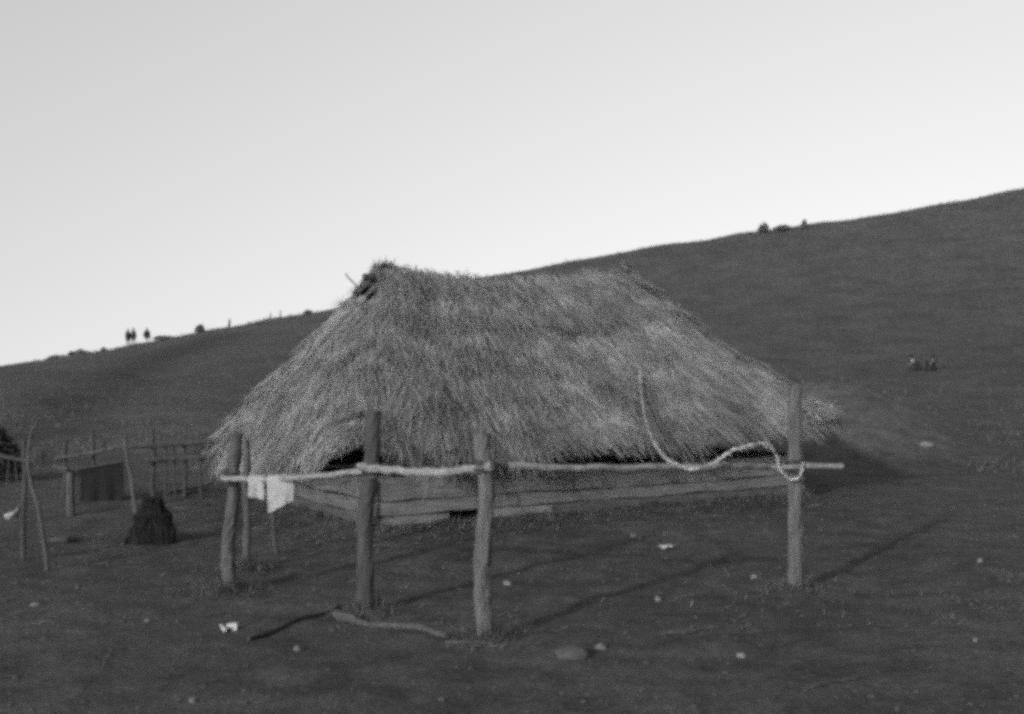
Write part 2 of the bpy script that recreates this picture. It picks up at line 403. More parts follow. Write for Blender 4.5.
# plank walls: one mesh a side, rows of rough boards with gaps
def wall(P0, D, nout, length, rows):
    mb = MB()
    for (z0, z1, segs, sh) in rows:
        for (u0, u1) in segs:
            n = max(2, int((u1 - u0) / .35)); off = R.uniform(-.012, .012); vv = []
            for i in range(n + 1):
                u = u0 + (u1 - u0) * i / n
                dz = .03 * noise.noise((u * .8, z0 * 9, length)) + .01 * R.uniform(-1, 1)
                dz2 = .03 * noise.noise((u * .8, z1 * 9, length)) + .01 * R.uniform(-1, 1)
                for z, o_ in ((z0 + dz, off), (z1 + dz2, off + .006), (z1 + dz2, off - .05), (z0 + dz, off - .05)):
                    vv.append(P0 + D * u + nout * o_ + Vector((0, 0, z)))
            ff = []
            for i in range(n):
                for k in range(4): ff.append((i * 4 + k, i * 4 + (k + 1) % 4, i * 4 + 4 + (k + 1) % 4, i * 4 + 4 + k))
            ff += [(3, 2, 1, 0), tuple(n * 4 + k for k in range(4))]
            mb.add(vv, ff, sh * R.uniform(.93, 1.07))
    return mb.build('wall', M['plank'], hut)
full = lambda L: [(-.05, L * .46), (L * .465, L + .05)]
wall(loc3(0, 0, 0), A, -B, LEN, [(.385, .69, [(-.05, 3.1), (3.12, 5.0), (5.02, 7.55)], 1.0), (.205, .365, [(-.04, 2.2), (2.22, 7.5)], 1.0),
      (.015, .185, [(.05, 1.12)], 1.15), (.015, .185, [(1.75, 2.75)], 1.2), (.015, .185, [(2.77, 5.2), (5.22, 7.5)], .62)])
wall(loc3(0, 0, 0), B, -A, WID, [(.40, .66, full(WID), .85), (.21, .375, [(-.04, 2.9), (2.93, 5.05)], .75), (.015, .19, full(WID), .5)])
wall(loc3(LEN, 0, 0), B, A, WID, [(.40, .69, full(WID), 1), (.21, .38, full(WID), 1), (.015, .19, full(WID), 1)])
wall(loc3(0, WID, 0), A, B, LEN, [(.40, .66, full(LEN), 1), (.21, .38, full(LEN), 1), (.015, .19, full(LEN), 1)])
for k, (s, t, zt) in enumerate(((.06, .08, 1.1), (LEN - .06, .08, 1.3), (.06, WID - .08, 1.1), (LEN - .06, WID - .08, 1.3), (3.1, .09, 1.2), (5.3, .09, 1.25))):
    q = MB(); q.tube(wob(loc3(s, t, -.15), loc3(s, t, zt), 6, .03, k), .06, 8, .1); q.build('wall_post', M['dark_wood'], hut)
for t in (.09, WID - .09):
    q = MB(); q.tube(wob(loc3(-.3, t, 1.06), loc3(LEN + .2, t, 1.3), 10, .05, t), .05, 8, .1); q.build('wall_plate', M['dark_wood'], hut)

# ------------------------------------------------------------------ the pole fence in front of the hut
fence = empty('pole_fence', (-.18, 9.75, 0), 'rough pole fence of upright posts and bleached rails standing before the thatched hut', 'fence')
FO = Vector(fence.location)
def post(pb, pt, Y, r0, r1, m, seed, dY=0.0, parent=fence, O=FO, name='post'):
    b = at(*pb, Y); b.z = h(b.x, b.y) - .25; t = at(*pt, Y + dY)
    pts = wob(b, t, 26, .05, seed); n = len(pts) - 1
    q = MB(); q.tube([p - O for p in pts], [r0 + (r1 - r0) * i / n * (.72 if i == n else 1) + r0 * .14 * noise.noise((i * .55, seed, 2)) + r0 * .25 * max(0, noise.noise((i * .8, seed, 9)) - .25) for i in range(n + 1)], 13, .075, seed=seed)
    return q.build(name, m, parent)
post((487, 638), (482, 433), 9.80, .072, .066, M['post_wood'], 1)
post((362, 613), (373, 411), 10.85, .076, .066, M['dark_wood'], 2, .1)
post((795, 590), (795, 386), 11.93, .078, .064, M['post_wood'], 3)
post((227, 592), (237, 433), 11.83, .070, .055, M['pale_wood'], 4)
post((246, 560), (246, 440), 13.2, .042, .036, M['pale_wood'], 5)
post((281, 545), (268, 484), 14.2, .032, .026, M['dark_wood'], 6)
def rail(pts, r, m, seed, rough=.12, O=FO, parent=fence, nm='rail'):
    P = [at(*p) - O for p in pts]; out = []
    for a_, b_ in zip(P, P[1:]):
        for i in range(8): out.append(a_.lerp(b_, i / 8) + Vector((0, noise.noise((len(out) * .3, seed, 1)) * .015, noise.noise((len(out) * .35, seed, 4)) * .015)))
    out.append(P[-1]); q = MB(); q.tube(out, [r * (1 + .2 * noise.noise((i * .4, seed, 6))) for i in range(len(out))], 9, rough, seed=seed); return q.build(nm, m, parent)
rail([(358, 467, 10.72), (380, 469, 10.68), (410, 472, 10.45), (450, 472, 10.15), (472, 469, 9.82), (492, 466, 9.68)], .034, M['rail_wood'], 1)
rail([(222, 478, 11.74), (262, 480, 11.5), (300, 478, 11.25), (345, 473, 10.95), (384, 470, 10.74)], .026, M['rail_wood'], 2)
rail([(300, 484, 11.35), (345, 480, 11.0), (400, 474, 10.70)], .018, M['pale_wood'], 5)
rail([(484, 462, 9.92), (530, 467, 10.1), (600, 468, 10.45), (680, 467, 11.0), (740, 466, 11.4), (770, 467, 11.75), (842, 466, 12.05)], .028, M['rail_wood'], 3)
rail([(420, 470, 10.35), (424, 440, 10.35)], .016, M['pale_wood'], 7, nm='brace')
# fibre lashings where the rails meet the posts
for k, (px, py, Y, r_) in enumerate(((484, 466, 9.80, .082), (372, 470, 10.86, .088), (795, 466, 11.93, .084), (232, 478, 11.83, .078))):
    c_ = at(px, py, Y) - FO; cp = []
    for i in range(64):
        a_ = i / 64 * 2 * PI * 4; tilt = .045 * math.sin(a_ * .5 + k) 
        cp.append(c_ + Vector((math.cos(a_) * r_, math.sin(a_) * (r_ + .03), tilt + (i / 64 - .5) * .05)))
    q = MB(); q.tube(cp, .008, 5, .25, seed=k); q.build('lashing', M['dark_wood'], fence)
# clothes on the left rail
def hung(name, x0, x1, y0, ybot, Y, label, seed):
    """cloth folded over the rail: front and back sheets, ripples, real thickness"""
    mb = MB(); nu, nv = 16, 20; grid = []
    for i in range(nu + 1):
        row = []; k = i / nu; px = x0 + (x1 - x0) * k; yb = ybot[0] + (ybot[1] - ybot[0]) * k + (ybot[2] if len(ybot) > 2 else 0) * math.sin(PI * k)
        dpt = Y - .24 / (1 + 0) * 0
        top = at(px, y0, Y)
        for j in range(nv + 1):
            t_ = j / nv
            if t_ < .25: # back flap
                z = top.z - (.25 - t_) / .25 * .12; yy = Y + .036
            elif t_ < .35:
                a_ = (t_ - .25) / .1 * PI; z = top.z + math.sin(a_) * .032; yy = Y + .034 * math.cos(a_)
            else:
                q_ = (t_ - .35) / .65; zb = at(px, yb, Y).z; z = top.z + (zb - top.z) * q_
                yy = Y - .036 - q_ * .012 * math.sin(k * 7 + seed) - .004 * math.sin(k * 17 + q_ * 3) * q_
            row.append(Vector((top.x + .012 * noise.noise((k * 3, t_ * 4, seed)), yy, z)))
        grid.append(row)
    off = Vector((0, -.004, 0)); vv = [p for r in grid for p in r]; n = len(vv); vv2 = [p + Vector((0, .005, -.003)) for p in vv]
    ff = []; w = nv + 1
    for i in range(nu):
        for j in range(nv):
            f = (i * w + j, (i + 1) * w + j, (i + 1) * w + j + 1, i * w + j + 1); ff.append(f); ff.append(tuple(a_ + n for a_ in f[::-1]))
    mb.add(vv + vv2, ff); o = mb.build(name, M['cloth'], smooth=True)
    return tag(o, label, 'cloth', 'white cloths on the rail')
hung('hanging_cloth', 249, 265, 478, (496, 499), 11.52, 'smaller, narrower white cloth hung over the fence rail, nearest the left end post', 1)
hung('hanging_cloth', 268, 294, 478, (513, 500, 0), 11.40, 'larger white cloth with a lopsided hem hung over the fence rail', 4)
# pale squiggle modelled as a strand looping from the thatch to the right-hand post
pts = [(639, 370, 18.45), (642, 400, 17.78), (648, 428, 16.9), (660, 452, 13.6), (674, 463, 11.2), (690, 469, 10.88), (712, 464, 11.05), (734, 450, 11.25), (764, 444, 11.55), (776, 455, 11.70), (780, 469, 11.74), (790, 479, 11.78), (800, 476, 11.80), (803, 462, 11.84)]
P = [at(*p) for p in pts]; sm = []
for i in range(len(P) - 1):
    p0, p1, p2, p3 = P[max(i - 1, 0)], P[i], P[i + 1], P[min(i + 2, len(P) - 1)]
    for k in range(9):
        t = k / 9; sm.append(.5 * ((2 * p1) + (p2 - p0) * t + (2 * p0 - 5 * p1 + 4 * p2 - p3) * t * t + (3 * p1 - p0 - 3 * p2 + p3) * t ** 3))
sm = [p + Vector((noise.noise((i * .7, 1, 0)), noise.noise((i * .7, 2, 0)), noise.noise((i * .7, 3, 0)))) * .015 for i, p in enumerate(sm)]
def vr(i):
    k = i / len(sm); base = .008 if k < .2 else (.0155 if k < .66 else .009)
    return base * (1 + .7 * noise.noise((i * 1.3, 0, 0)) + .35 * noise.noise((i * 3.1, 5, 0)))
q = MB(); q.tube(sm, [vr(i) for i in range(len(sm))], 7, .3, seed=4)
for i in range(700):
    j = R.randrange(len(sm)); rr_ = vr(j); d_ = Vector((R.gauss(0, 1), R.gauss(0, 1), R.gauss(0, 1))).normalized(); o_ = sm[j] + d_ * rr_ * .7; L_ = rr_ * R.uniform(.6, 2.0); s_ = d_.orthogonal().normalized() * .004
    e_ = (sm[min(j + 1, len(sm) - 1)] - sm[max(j - 1, 0)]).normalized() * R.uniform(-1, 1)
    q.add([o_ - s_, o_ + s_, o_ + (d_ + e_).normalized() * L_], [(0, 1, 2)])
tag(q.build('looped_strand', M['squiggle']), 'pale crooked squiggle modelled as a strand looping from the thatch down to the right-hand fence post', 'squiggle')

# ------------------------------------------------------------------ far left: fence, hide, poles, heap
ff_ = empty('rail_fence', at(150, 500, 19.4).to_2d().to_3d(), 'thin rail fence with pickets behind the yard, left of the hut', 'fence')
O2 = Vector(ff_.location)
for k, (pb, pt, r) in enumerate((((153, 502), (152, 429), .04), ((186, 498), (184, 435), .03), ((165, 492), (166, 441), .018), ((176, 492), (174, 441), .018), ((200, 490), (201, 442), .02), ((96, 506), (92, 432), .03), ((62, 508), (66, 440), .035))):
    post(pb, pt, 19.6 + .1 * (k % 2), r, r * .9, M['dark_wood'], 20 + k, parent=ff_, O=O2, name='post' if r > .025 else 'picket')
rail([(56, 459, 19.5), (96, 452, 19.5), (122, 446, 19.5), (152, 444, 19.53)], .028, M['pale_wood'], 21, O=O2, parent=ff_)
rail([(122, 447, 19.5), (152, 445, 19.5), (190, 443, 19.55), (224, 441, 19.6)], .042, M['dark_wood'], 22, O=O2, parent=ff_)
rail([(140, 460, 19.52), (180, 458, 19.55), (224, 456, 19.6)], .034, M['dark_wood'], 23, O=O2, parent=ff_)
rail([(60, 472, 19.4), (125, 462, 19.4), (160, 460, 19.45)], .022, M['dark_wood'], 24, O=O2, parent=ff_)
# dark blanket over that lower rail
mb = MB(); vv = []; nu, nv = 18, 12
for i in range(nu + 1):
    k = i / nu; px = 80 + 43 * k; yt = 469 - 7 * k; yb = 508 - 2 * k + 7 * noise.noise((k * 4.1, 3, 1)) + 3 * math.sin(k * 9)
    for j in range(nv + 1):
        t = j / nv; p = at(px + 1.0 * math.sin(t * 3 + i), yt + (yb - yt) * t, 19.3); p.y += -.03 + .03 * math.sin(k * 17) * t
        vv.append(p)
n = len(vv); w = nv + 1; fl = []
for i in range(nu):
    for j in range(nv):
        f = (i * w + j, (i + 1) * w + j, (i + 1) * w + j + 1, i * w + j + 1); fl += [f, tuple(a_ + n for a_ in f[::-1])]
bo = list(range(0, w)) ; 
mb.add(vv + [p + Vector((0, .05, 0)) for p in vv], fl)
for edge in ([i * w for i in range(nu + 1)], [i * w + nv for i in range(nu + 1)], list(range(w)), [nu * w + j for j in range(w)]):
    for a_, b_ in zip(edge, edge[1:]): mb.f.append((a_, b_, b_ + n, a_ + n)); mb.s.append(1.0); mb.mi.append(0)
tag(mb.build('dark_blanket', M['darkcloth'], smooth=True), 'dark blanket hanging square over the far fence rail at left', 'blanket')
# short pale board and post stub near it
mb = MB(); mb.tube(wob(at(53, 467, 17.5), at(68, 469, 17.5), 4, .02, 4), .035, 7, .12)
q = MB(); b = at(71, 510, 17.6); b.z = h(b.x, b.y) - .1; q.tube(wob(b, at(70, 470, 17.6), 5, .02, 2), .06, 8, .12)
st = empty('stub_post', (b.x, b.y, 0), 'short pale post stub with a bit of crossbar, beside the dark blanket', 'post')
for m_, nm in ((mb, 'crossbar'), (q, 'stub')): 
    m_.v = [(x - b.x, y - b.y, z) for x, y, z in m_.v]; m_.build(nm, M['pale_wood'], st)
# leaning pole
q = MB(); b = hit(139, 531); q.tube(wob((b.x, b.y, b.z - .12), at(124, 436, 16.3), 10, .05, 3), [.032 - .0012 * i for i in range(11)], 8, .1)
tag(q.build('leaning_pole', M['pale_wood']), 'thin pale pole leaning to the left beside the dark brush heap', 'pole')
# dark conical heap of brushwood
b = hit(152, 543); hp = MB()
for i in range(1000):
    an = R.uniform(0, 2 * PI); r = .235 * R.random() ** .35 * (1 + .35 * noise.noise((math.cos(an) * 1.3, math.sin(an) * 1.3, 4))); dr = Vector((math.cos(an), math.sin(an), 0))
    an2 = an + R.gauss(0, .7); dr2 = Vector((math.cos(an2), math.sin(an2), 0)); hh_ = .56 * R.uniform(.72, 1.0)
    hp.tube([b + dr * r + Vector((0, 0, -.03)), b + dr * r * .96 + Vector((R.gauss(0, .02), 0, .15)), b + dr2 * r * .78 + Vector((R.gauss(0, .02), 0, .34)), b + dr2 * r * .28 + Vector((.0 + R.gauss(0, .03), R.gauss(0, .03), hh_))], [.010, .011, .009, .004], 4, .2, R.uniform(.7, 1.3), seed=i)
tag(hp.build('brush_heap', M['brush']), 'dark pointed heap of brushwood standing on the yard at left', 'heap')
# bent sapling and a bowl slung from a cross stick
b = hit(48, 571); Y = b.y
q = MB(); pp = [Vector((b.x, b.y, b.z - .1)), at(46, 555, Y), at(42, 530, Y), at(38, 505, Y), at(31, 484, Y), at(28, 466, Y + .03), at(28, 448, Y + .06), at(32, 430, Y + .1), at(40, 417, Y + .14)]
q.tube(pp, [.026, .025, .024, .023, .022, .02, .018, .015, .01], 8, .1); 
tag(q.build('bent_sapling', M['pale_wood']), 'thin crooked sapling pole bending up out of the yard at far left', 'pole')
q = MB(); b2 = hit(23, 560); q.tube(wob((b2.x, b2.y, b2.z - .1), at(24, 440, b2.y), 8, .04, 9), .03, 8, .1)
fr = empty('drying_rack', (b2.x, b2.y, 0), 'dark upright pole with a crossbar at the left edge of the yard', 'rack')
q.v = [(x - b2.x, y - b2.y, z) for x, y, z in q.v]; q.build('post', M['dark_wood'], fr)
q = MB(); q.tube(wob(at(-40, 452, b2.y), at(36, 461, b2.y - .06), 6, .03, 5), .022, 7, .1); q.v = [(x - b2.x, y - b2.y, z) for x, y, z in q.v]; q.build('crossbar', M['dark_wood'], fr)
q = MB(); b3 = at(-46, 560, b2.y); q.tube(wob((b3.x, b3.y, -.1), at(-38, 440, b2.y), 8, .04, 2), .03, 8, .1); q.v = [(x - b2.x, y - b2.y, z) for x, y, z in q.v]; q.build('post', M['dark_wood'], fr)
bc = at(12, 512, b2.y - .02); bw = empty('slung_bowl', bc, 'pale lopsided bowl slung on two cords from the crossbar at left', 'bowl')
lm = MB(); ns = 20; prof = [(0, -.085), (.03, -.083), (.06, -.06), (.078, -.03), (.085, 0), (.079, -.002), (.07, -.03), (.05, -.06), (0, -.075)]
vv = [(r * math.cos(2 * PI * k / ns), r * math.sin(2 * PI * k / ns), z + .35 * r * math.cos(2 * PI * k / ns) + (.03 if math.cos(2 * PI * k / ns) > .8 and z > -.01 else 0)) for r, z in prof for k in range(ns)]
lm.add(vv, [(i * ns + k, i * ns + (k + 1) % ns, (i + 1) * ns + (k + 1) % ns, (i + 1) * ns + k) for i in range(len(prof) - 1) for k in range(ns)])
lm.build('bowl', M['clay'], bw, smooth=True)
for sx in (-.082, .082):
    q = MB(); tp = at(12 + sx * 40, 458, b2.y - .02) - bc; q.tube([Vector((sx, 0, sx * .35)), Vector((sx * .85, 0, .2)), tp], .006, 5); q.build('cord', M['pale_wood'], bw)
# sticks lying about
def stick(pa, pb_, r, m, label, seed, nm='stick', cat='stick', group=None, bend=.06):
    a_, b_ = hit(*pa), hit(*pb_); pts = wob(a_, b_, 10, bend, seed)
    pts = [Vector((p.x, p.y, h(p.x, p.y) + r * .8)) for p in pts]
    q = MB(); q.tube(pts, [r * (1 - .03 * i) for i in range(len(pts))], 8, .15, seed=seed); return tag(q.build(nm, m), label, cat, group)
stick((334, 618), (447, 639), .032, M['pale_wood'], 'longest pale crooked branch on the ground before the fence posts', 1, bend=.25, group='sticks on the ground')
stick((338, 622), (392, 630), .022, M['pale_wood'], 'shorter stick lying close along the longest pale branch', 2, group='sticks on the ground')
stick((446, 645), (504, 649), .012, M['pale_wood'], 'thin twig at the foot of the middle fence post', 3, group='sticks on the ground')
stick((168, 494), (212, 484), .03, M['rail_wood'], 'upper of two pale poles lying behind the brush heap', 4, group='sticks on the ground')
stick((183, 496), (208, 489), .02, M['pale_wood'], 'lower, shorter pale pole lying behind the brush heap', 5, group='sticks on the ground')
stick((122, 546), (134, 532), .02, M['pale_wood'], 'short pale stick lying left of the brush heap foot', 6, group='sticks on the ground')
stick((248, 641), (340, 607), .020, M['dark_wood'], 'thin dark pole standing in for a cast shadow left of the longest pale branch', 12, group='sticks on the ground')  # added dark pole, takes the place of a shadow streak on the earth
stick((662, 636), (718, 629), .014, M['pale_wood'], 'pale twig lying alone on bare earth at right of centre', 7, group='sticks on the ground')
stick((812, 689), (868, 677), .014, M['dark_wood'], 'faint twig lying in the lower right foreground', 8, group='sticks on the ground')
# stones
def stone(px, py, w, hh, label, m=M['stone']):
    p = hit(px, py); k = p.y / F; mb = MB()
    import bmesh
    bm = bmesh.new(); bmesh.ops.create_icosphere(bm, subdivisions=3, radius=1)
    for v in bm.verts:
        f = 1 + .35 * noise.noise(v.co * 1.3 + Vector((px, py, 0))) + .12 * noise.noise(v.co * 4 + Vector((px, 0, 0)))
        v.co = Vector((v.co.x * w * k / 2 * f, v.co.y * w * k / 2.4 * f, v.co.z * hh * k * .7 * f))
    me = bpy.data.meshes.new('stone'); bm.to_mesh(me); bm.free(); me.materials.append(m); me.polygons.foreach_set('use_smooth', [True] * len(me.polygons))
    o = bpy.data.objects.new('stone', me); o.location = p + Vector((0, 0, hh * k * .15)); o.rotation_euler = (0, 0, px); col.objects.link(o)
    return tag(o, label, 'stone', 'stones in the yard')
stone(572, 657, 34, 12, 'largest greyish stone, half sunk in the foreground earth', M['clod'])
stone(600, 649, 11, 6, 'pale stone close right of the largest half sunk stone')
stone(658, 601, 8, 5, 'small pale stone below the white scrap, right of centre')
stone(741, 658, 10, 5, 'pale stone in the right foreground between two twigs')
stone(297, 651, 8, 5, 'small pale stone right of the crumpled paper in the left foreground')
stone(193, 703, 9, 5, 'pale stone at the bottom edge, lower left')
stone(36, 605, 12, 3, 'flat pale stone at the left edge below the crooked sapling')
stone(147, 622, 7, 3, 'small flat stone left of the crumpled paper')
stone(64, 541, 26, 5, 'broad low grey stone right of the crooked sapling foot', M['clod'])
stone(926, 446, 15, 5, 'pale stone on the open slope right of the hut shadow')
stone(634, 537, 6, 4, 'tiny pale stone just above the white scrap')
stone(508, 585, 11, 4, 'flat pale stone right of the middle fence post')
stone(980, 562, 6, 4, 'pale stone near the right edge, above the lower right corner')
stone(975, 642, 5, 4, 'small pale stone low at the right edge')
stone(754, 578, 7, 4, 'small stone left of the right-hand post foot')
# paper scraps
def scrap(px, py, w, hh, label, seed):
    p = hit(px, py); k = p.y / F; mb = MB(); nu = 9; vv = []
    for i in range(nu + 1):
        for j in range(nu + 1):
            u, v = i / nu - .5, j / nu - .5; e = 1 + .15 * noise.noise((u * 2, v * 2, seed))
            vv.append((u * w * k * e, v * w * k * .8 * e, .012 + hh * k * .6 * (.5 + noise.noise((u * 3.1, v * 3.1, seed + 4)))))
    n = len(vv); fl = []
    for i in range(nu):
        for j in range(nu):
            f = (i * (nu + 1) + j, (i + 1) * (nu + 1) + j, (i + 1) * (nu + 1) + j + 1, i * (nu + 1) + j + 1); fl += [f, tuple(a_ + n for a_ in f[::-1])]
    mb.add(vv + [(x, y, z - .004) for x, y, z in vv], fl); o = mb.build('paper_scrap', M['paper']); o.location = p; o.rotation_euler = (0, 0, seed)
    return tag(o, label, 'paper', 'scraps on the ground')
scrap(667, 549, 16, 5, 'flat white scrap on the ground between fence and hut', 1)
scrap(228, 631, 18, 10, 'crumpled pale scrap of paper on the left foreground earth', 2)

# ------------------------------------------------------------------ bushes, stakes and people on the crest and slope
def bush(px, py, wpx, hpx, Y, label, seed, leaves=500, group='bushes along the skyline', lf=.16):
    x = (px - 512) / F * Y; p = Vector((x, Y, h(x, Y))); k = Y / F; rw, rh = wpx * k / 2, hpx * k
    e = empty('bush', p, label, 'bush', group); f = MB(); rr = random.Random(seed)
    for i in range(leaves):
        th, u = rr.uniform(0, 2 * PI), rr.random() ** .45; el = math.asin(rr.uniform(-.2, 1))
        q_ = Vector((rw * u * math.cos(el) * math.cos(th), rw * u * math.cos(el) * math.sin(th), rh * (.12 + .88 * u * max(0, math.sin(el)))))
        q_ *= 1 + .35 * noise.noise(q_ * 1.5 + Vector((seed, 0, 0)))
        a_ = Vector((rr.gauss(0, 1), rr.gauss(0, 1), rr.gauss(0, 1))).normalized(); b_ = a_.orthogonal().normalized(); s = rr.uniform(.5, 1.2) * lf
        f.add([q_ - a_ * s, q_ + b_ * s * .5, q_ + a_ * s, q_ - b_ * s * .5], [(0, 1, 2, 3)], rr.uniform(.6, 1.3))
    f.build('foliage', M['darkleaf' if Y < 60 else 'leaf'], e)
    s = MB()
    for i in range(5):
        a_ = i * 1.3 + seed; s.tube([(0, 0, -.1), (rw * .3 * math.cos(a_), rw * .3 * math.sin(a_), rh * .35), (rw * .6 * math.cos(a_), rw * .6 * math.sin(a_), rh * .75)], [.05, .035, .012], 5)
    s.build('stem', M['dark_wood'], e); return e
bush(57, 359, 22, 5, 129, 'low wide dark bush, leftmost on the skyline', 1)
bush(80, 355, 26, 6, 129.5, 'low flat bush on the skyline just left of the standing pair', 2)
bush(165, 342, 26, 4, 129, 'low spreading bush right of the lone cloaked figure', 6)
bush(200, 333, 10, 8, 129.5, 'small rounded bush on the left skyline above the far fence', 3)
bush(308, 312, 9, 5, 129.5, 'tiny low bush on the skyline just left of the thatched roof', 8, 200)
bush(104, 352, 7, 4, 129.5, 'tiny low bush on the skyline close left of the standing pair', 10, 150)
bush(764, 231, 12, 9, 129.5, 'rounded bush standing on the right-hand skyline', 4)
bush(783, 228, 22, 5, 129.5, 'low flat bush right of the rounded skyline bush', 5)
bush(804, 225, 7, 8, 129, 'small upright bush, rightmost on the skyline', 7, 300)
bush(-6, 470, 66, 62, 22.5, 'big dark bush at the left edge behind the slung bowl', 9, 1800, 'bushes by the yard', .07)
for px, hp_, label in ((229, 9, 'stout stake on the skyline, leftmost of the three'), (270, 7, 'thin stake on the skyline, middle one of three'), (280, 8, 'stake on the skyline, nearest the roof')):
    x = (px - 512) / F * 129; z = h(x, 129); q = MB(); r = .12 if px == 229 else .07
    q.tube(wob((x, 129, z - .3), (x + .05, 129, z + hp_ * 129 / F), 5, .08, px), [r, r, r, r * .95, r * .9, r * .6], 7, .1); tag(q.build('stake', M['dark_wood']), label, 'stake', 'stakes on the skyline')

def skin(name, J, E, m, parent, sub=2):
    names = list(J); me = bpy.data.meshes.new(name)
    me.from_pydata([J[k][0] for k in names], [(names.index(a_), names.index(b_)) for a_, b_ in E], [])
    o = bpy.data.objects.new(name, me); col.objects.link(o)
    md = o.modifiers.new('s', 'SKIN'); md.use_smooth_shade = True
    for i, k in enumerate(names):
        r = J[k][1]; me.skin_vertices[0].data[i].radius = (r, r) if not hasattr(r, '__len__') else r
        me.skin_vertices[0].data[i].use_root = (k == 'pelvis')
    s = o.modifiers.new('d', 'SUBSURF'); s.levels = s.render_levels = sub
    dg = bpy.context.evaluated_depsgraph_get(); nm = bpy.data.meshes.new_from_object(o.evaluated_get(dg))
    bpy.data.objects.remove(o); nm.materials.clear(); nm.materials.append(m)
    o2 = bpy.data.objects.new(name, nm); col.objects.link(o2); o2.parent = parent; return o2
def loft(name, rings, m, parent, ns=20):
    mb = MB(); vv = []
    for (cx, cy, z, rx, ry) in rings:
        for k in range(ns):
            a_ = 2 * PI * k / ns; f = 1 + .07 * math.sin(5 * a_ + z * 4); vv.append((cx + rx * f * math.cos(a_), cy + ry * f * math.sin(a_), z))
    ff = [(i * ns + k, i * ns + (k + 1) % ns, (i + 1) * ns + (k + 1) % ns, (i + 1) * ns + k) for i in range(len(rings) - 1) for k in range(ns)]
    ff += [tuple(range(ns - 1, -1, -1)), tuple((len(rings) - 1) * ns + k for k in range(ns))]
    mb.add(vv, ff); return mb.build(name, m, parent, smooth=True)
def head(J, E, base, top, fwd=(0, -1)):
    """neck > jaw > crown, with nose bump towards fwd"""
    bx, by, bz = base; fx, fy = fwd
    J['neck'] = (base, .055); J['jaw'] = ((bx + fx * .025, by + fy * .025, bz + .09), (.062, .07)); J['brow'] = ((bx + fx * .01, by + fy * .01, bz + .18), (.076, .09)); J['crown'] = ((bx, by, bz + .25), .055)
    J['nose'] = ((bx + fx * .12, by + fy * .12, bz + .135), .014)
    E += [('neck', 'jaw'), ('jaw', 'brow'), ('brow', 'crown'), ('jaw', 'nose')]
def hair(parent, c, r=.1):
    mb = MB(); import bmesh
    bm = bmesh.new(); bmesh.ops.create_icosphere(bm, subdivisions=3, radius=1)
    vv = []
    for v in bm.verts:
        p = v.co.copy(); f = 1 + .08 * noise.noise(p * 4)
        z = p.z if p.z > -.1 or p.y > 0 else -.1
        vv.append((c[0] + p.x * r * f, c[1] + p.y * r * 1.12 * f + .012, c[2] + z * r * .95 * f))
    mb.add(vv, [[v.index for v in f.verts] for f in bm.faces]); bm.free(); mb.build('hair', M['hair'], parent, smooth=True)
def fingers(J, E, key, w, d, side):
    """five unequal bent fingers from the wrist w towards d"""
    w = Vector(w); d = Vector(d).normalized(); sd = Vector(side).normalized()
    J[key + 'palm'] = (tuple(w + d * .07), (.036, .02)); E.append((key + 'w', key + 'palm'))
    for i, L in enumerate((.068, .078, .072, .056)):
        r0 = w + d * .10 + sd * (.03 - .02 * i); a_ = r0 + d * L * .5; b_ = a_ + d * L * .4 + Vector((0, 0, -L * .3))
        J[f'{key}f{i}a'] = (tuple(a_), .009); J[f'{key}f{i}b'] = (tuple(b_), .0075); E += [(key + 'palm', f'{key}f{i}a'), (f'{key}f{i}a', f'{key}f{i}b')]
    t1 = w + d * .05 + sd * .055; J[key + 't'] = (tuple(t1), .011); J[key + 'tt'] = (tuple(t1 + d * .035), .009); E += [(key + 'w', key + 't'), (key + 't', key + 'tt')]

def standing(px, Y, ht, turn, label, step=.1, wide=1.0, group='people standing on the skyline'):
    x = (px - 512) / F * Y; e = empty('person', (x, Y, h(x, Y)), label, 'person', group); e.rotation_euler = (0, 0, turn); e.scale = [ht / 1.75] * 3
    J = {'pelvis': ((0, 0, .95), (.15, .11)), 'waist': ((0, 0, 1.12), (.14, .10)), 'chest': ((0, -.01, 1.34), (.16, .12))}; E = [('pelvis', 'waist'), ('waist', 'chest')]
    head(J, E, (0, -.02, 1.47), None); E.append(('chest', 'neck'))
    for s, n in ((-1, 'l'), (1, 'r')):
        J[n + 'sh'] = ((s * .18, 0, 1.40), .06); J[n + 'el'] = ((s * .24, .03, 1.12), .045); J[n + 'w'] = ((s * .16, -.16, .98), .032); E += [('chest', n + 'sh'), (n + 'sh', n + 'el'), (n + 'el', n + 'w')]
        fingers(J, E, n, J[n + 'w'][0], (-s * .6, -.6, -.1), (0, -.2, 1))
        J[n + 'hip'] = ((s * .09, 0, .86), .095); J[n + 'kn'] = ((s * .10, s * step * .5 - .02, .48), .06); J[n + 'an'] = ((s * .10, s * step, .08), .042); J[n + 'toe'] = ((s * .11, s * step - .16, .035), .035)
        E += [('pelvis', n + 'hip'), (n + 'hip', n + 'kn'), (n + 'kn', n + 'an'), (n + 'an', n + 'toe')]
    skin('body', J, E, M['coat'], e)
    loft('cloak', [(0, 0, .55, .20 * wide, .17), (0, 0, .62, .27 * wide, .22), (0, 0, .95, .31 * wide, .24), (0, 0, 1.2, .28 * wide, .21), (0, 0, 1.38, .22, .15), (0, -.01, 1.47, .10, .10), (0, -.02, 1.52, .075, .08)], M['coat'], e)
    hair(e, (0, -.02, 1.675)); return e
standing(128, 129.3, 1.82, .4, 'slimmer person in dark clothes, left one of the close pair on the skyline', .10, .85)
standing(133.5, 129.3, 1.78, -.5, 'broader cloaked person, right one of the close pair on the skyline', .12, 1.05)
